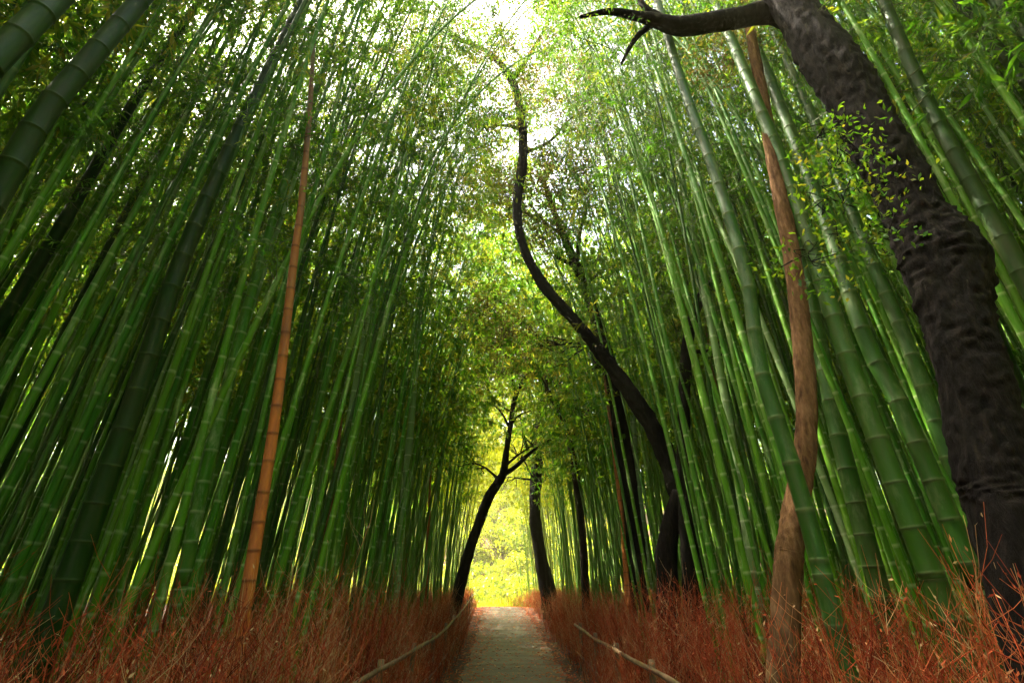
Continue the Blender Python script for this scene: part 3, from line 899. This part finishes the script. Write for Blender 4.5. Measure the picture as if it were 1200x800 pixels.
# huge dark trunk on the right with a limb across the top of the picture
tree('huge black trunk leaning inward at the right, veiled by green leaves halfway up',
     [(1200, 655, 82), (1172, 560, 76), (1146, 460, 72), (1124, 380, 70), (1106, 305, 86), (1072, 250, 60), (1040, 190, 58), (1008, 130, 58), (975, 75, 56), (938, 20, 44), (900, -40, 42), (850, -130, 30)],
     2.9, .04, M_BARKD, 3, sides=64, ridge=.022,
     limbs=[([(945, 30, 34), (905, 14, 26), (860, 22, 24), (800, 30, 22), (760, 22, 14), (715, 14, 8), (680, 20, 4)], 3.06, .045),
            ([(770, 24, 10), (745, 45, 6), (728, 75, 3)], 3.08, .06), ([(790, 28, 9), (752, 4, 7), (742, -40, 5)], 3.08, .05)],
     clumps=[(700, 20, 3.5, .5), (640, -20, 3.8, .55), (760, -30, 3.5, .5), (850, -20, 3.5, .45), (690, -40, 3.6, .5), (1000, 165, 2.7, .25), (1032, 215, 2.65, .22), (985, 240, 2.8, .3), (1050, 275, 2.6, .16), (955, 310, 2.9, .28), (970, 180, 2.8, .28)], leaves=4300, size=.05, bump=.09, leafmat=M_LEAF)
# long curved tree leaning over the path
tree('long curved dark tree leaning left over the path, forked at its foot',
     [(824, 680, 29), (812, 630, 27), (796, 580, 23), (775, 520, 20), (742, 465, 18), (705, 415, 15), (670, 372, 13), (636, 333, 12), (612, 285, 10), (606, 240, 10), (613, 185, 11), (611, 140, 10), (600, 95, 9), (572, 62, 6), (532, 44, 3)],
     9.5, .02, M_BARKD, 7, sides=36,
     limbs=[([(784, 860, 32), (783, 700, 28), (781, 650, 25), (786, 612, 21), (794, 575, 12)], 9.4, .02), ([(612, 152, 5), (590, 147, 3), (560, 150, 2), (535, 140, 1)], 9.5, .02),
            ([(602, 92, 6), (622, 62, 5), (640, 30, 4), (648, -10, 3)], 9.5, .02), ([(615, 180, 4), (645, 165, 3), (668, 140, 2), (690, 130, 1)], 9.5, .03)],
     clumps=[(560, 60, 9.4, 1.25), (625, 35, 9.1, 1.12), (565, 140, 9.4, 0.94), (510, 20, 9.6, 1.12), (660, -10, 9.1, 1.25), (590, -40, 9.4, 1.38), (568, 375, 12.5, 1.00), (620, 395, 13.0, 1.00), (470, 60, 10.4, 1.38), (640, 90, 10.4, 1.25), (520, 90, 10.4, 1.12), (480, 130, 11.7, 1.25), (680, 60, 10.4, 1.12), (560, 200, 11.7, 1.00)], leaves=56000, size=.08, bump=.13)
# straight dark tree
tree('straight dark tree left of the curved one, thinning to forked twigs',
     [(748, 690, 24), (742, 620, 22), (735, 560, 21), (724, 490, 20), (714, 430, 18), (702, 385, 14), (688, 340, 12), (668, 295, 9), (650, 250, 7), (634, 205, 5)],
     11.2, .02, M_BARKD, 12,
     limbs=[([(684, 330, 8), (672, 312, 6), (650, 300, 4)], 11.2, .02), ([(676, 312, 6), (680, 270, 5), (690, 235, 3)], 11.2, .02), ([(660, 275, 5), (640, 262, 3), (622, 240, 2)], 11.2, .03)],
     clumps=[(650, 195, 10.2, .9), (690, 225, 10, .8), (625, 215, 10.4, .7), (720, 160, 10, 1.0), (660, 120, 10.5, 1.2), (580, 230, 11, 1.0), (640, 260, 11, .9), (700, 100, 11, 1.1)], leaves=30000, size=.075, twiggy=8)
tree('slim dark forked tree leaning right at the left edge of the path end',
     [(538, 692, 13), (547, 655, 13), (560, 615, 12), (574, 580, 11), (589, 556, 9), (593, 530, 7), (598, 500, 6), (604, 465, 5), (622, 432, 3)],
     18, .0, M_BARKD, 15,
     limbs=[([(588, 557, 7), (605, 546, 5), (622, 530, 4), (645, 515, 3), (662, 505, 2)], 18, 0), ([(597, 500, 3), (585, 480, 2), (570, 470, 1.5)], 18, 0), ([(605, 465, 3), (600, 440, 2.4), (606, 415, 1.6)], 18, 0)],
     clumps=[(600, 415, 18.5, 1.3), (560, 440, 18.5, .9), (560, 370, 19, 1.5), (540, 300, 20, 1.6)], leaves=14000, size=.12, twiggy=8)
tree('dark upright tree right of the path end with spreading twigs',
     [(643, 696, 18), (633, 650, 15), (627, 600, 13), (629, 550, 13), (632, 500, 10), (635, 460, 7), (640, 420, 4)],
     24, .0, M_BARKD, 18,
     limbs=[([(630, 540, 8), (648, 524, 6), (668, 500, 4), (686, 480, 2)], 24, 0), ([(628, 545, 6), (616, 520, 4), (610, 490, 2)], 24, 0), ([(634, 480, 4), (650, 455, 3), (655, 430, 2)], 24, 0), ([(633, 500, 4), (622, 470, 3), (612, 440, 2)], 24, 0)],
     clumps=[(640, 410, 22, 1.6), (670, 430, 22, 1.2), (610, 425, 22.5, 1.2), (580, 400, 23, 1.4), (650, 340, 23, 2.0), (690, 380, 23, 1.6)], leaves=20000, size=.14, twiggy=14, tw_len=1.4)
tree('slender arched tree between the upright tree and the straight dark tree',
     [(686, 690, 9), (683, 630, 9), (677, 575, 8), (668, 520, 7), (655, 482, 6), (642, 460, 5), (640, 440, 3)],
     15.5, .0, M_BARKM, 22, limbs=[([(668, 520, 5), (680, 495, 3), (690, 480, 2)], 15.5, 0)], clumps=[(640, 430, 15.8, .7)], leaves=1100, size=.11, twiggy=6)
tree('thin dark tree behind the curved tree, bending to the right at the top',
     [(808, 690, 16), (804, 620, 15), (800, 550, 14), (801, 480, 14), (804, 420, 13), (810, 380, 12), (824, 345, 11), (845, 320, 9), (862, 290, 6), (868, 255, 4)],
     9.0, .0, M_BARKD, 25, limbs=[([(812, 375, 7), (806, 340, 5), (800, 300, 3)], 9.0, 0), ([(845, 318, 5), (860, 318, 4), (880, 305, 2)], 9.0, 0)],
     clumps=[(850, 270, 9.2, .8), (800, 280, 9.4, .8)], leaves=2600, size=.075, twiggy=5)
tree('ochre brown trunk with a swollen foot at the right behind a green culm',
     [(923, 690, 31), (926, 640, 29), (933, 590, 27), (942, 540, 24), (945, 480, 23), (941, 410, 22), (935, 350, 21), (926, 290, 19), (915, 230, 17), (905, 180, 15), (893, 110, 13), (880, 40, 11), (868, -30, 9)],
     3.85, .0, M_BARKB, 28, bump=.06, sides=40, clumps=[(880, 20, 4.0, .5), (850, 60, 4.1, .45), (900, -20, 4.0, .5)], leaves=2400, size=.055)

# ------------------------------------------------------------------ light air of the forest
HAZE = .0016
if HAZE:
    m, nt, out = mat('glow_tinted_air')
    pv = N(nt, 'ShaderNodeVolumePrincipled'); pv.inputs['Color'].default_value = (1, .96, .5, 1)  # yellow glow of the far end put into the haze tint
    pv.inputs['Density'].default_value = HAZE; pv.inputs['Anisotropy'].default_value = .5
    nt.links.new(pv.outputs[0], out.inputs['Volume'])
    bx = np.array([[x, y, z] for z in (-3.5, 34) for y in (-66, 505) for x in (-305, 305)], float)
    o = new_obj('haze', mesh_np('haze', bx, [[0, 2, 3, 1], [4, 5, 7, 6], [0, 1, 5, 4], [2, 6, 7, 3], [0, 4, 6, 2], [1, 3, 7, 5]], [m], smooth=False))
    o['kind'] = 'stuff'; o['label'] = 'thin yellow tinted haze in the forest air'

# ------------------------------------------------------------------ light, sky, camera
SUN_EL, SUN_AZ = 55.0, -70.0      # high on the left, a little ahead of the camera
w = bpy.data.worlds.new('World'); scene.world = w; w.use_nodes = True
nt = w.node_tree; nt.nodes.clear()
sky = nt.nodes.new('ShaderNodeTexSky'); sky.sky_type = 'NISHITA'; sky.sun_disc = False
sky.sun_elevation = math.radians(SUN_EL); sky.sun_rotation = math.radians(SUN_AZ)
sky.air_density = .6; sky.dust_density = 8.0; sky.ozone_density = .2
bg = nt.nodes.new('ShaderNodeBackground'); bg.inputs['Strength'].default_value = .15
wo = nt.nodes.new('ShaderNodeOutputWorld')
nt.links.new(sky.outputs[0], bg.inputs[0]); nt.links.new(bg.outputs[0], wo.inputs[0])
sd = bpy.data.lights.new('sun', 'SUN'); sd.energy = 4.0; sd.angle = math.radians(.5); sd.color = (1, .93, .78)
so = bpy.data.objects.new('sun', sd); col.objects.link(so)
sv = Vector((math.sin(math.radians(SUN_AZ)) * math.cos(math.radians(SUN_EL)), math.cos(math.radians(SUN_AZ)) * math.cos(math.radians(SUN_EL)), math.sin(math.radians(SUN_EL))))
so.rotation_euler = sv.to_track_quat('Z', 'Y').to_euler(); so.location = sv * 60

cd = bpy.data.cameras.new('camera'); cam = bpy.data.objects.new('camera', cd); col.objects.link(cam)
cam.location = CAM; cam.rotation_euler = (math.pi / 2 + PITCH, 0, 0)
cd.sensor_width = 36; cd.lens = F / 1200 * 36; cd.clip_end = 2000; cd.clip_start = .05
scene.camera = cam

scene.view_settings.view_transform = 'Standard'; scene.view_settings.look = 'None'
scene.view_settings.exposure = 3.7; scene.view_settings.gamma = 1
scene.render.engine = 'CYCLES'
cy = scene.cycles
cy.max_bounces = 8; cy.diffuse_bounces = 5; cy.glossy_bounces = 2; cy.transmission_bounces = 6; cy.transparent_max_bounces = 4
cy.use_denoising = True; cy.sample_clamp_indirect = 8
try: cy.denoiser = 'OPENIMAGEDENOISE'
except Exception: pass
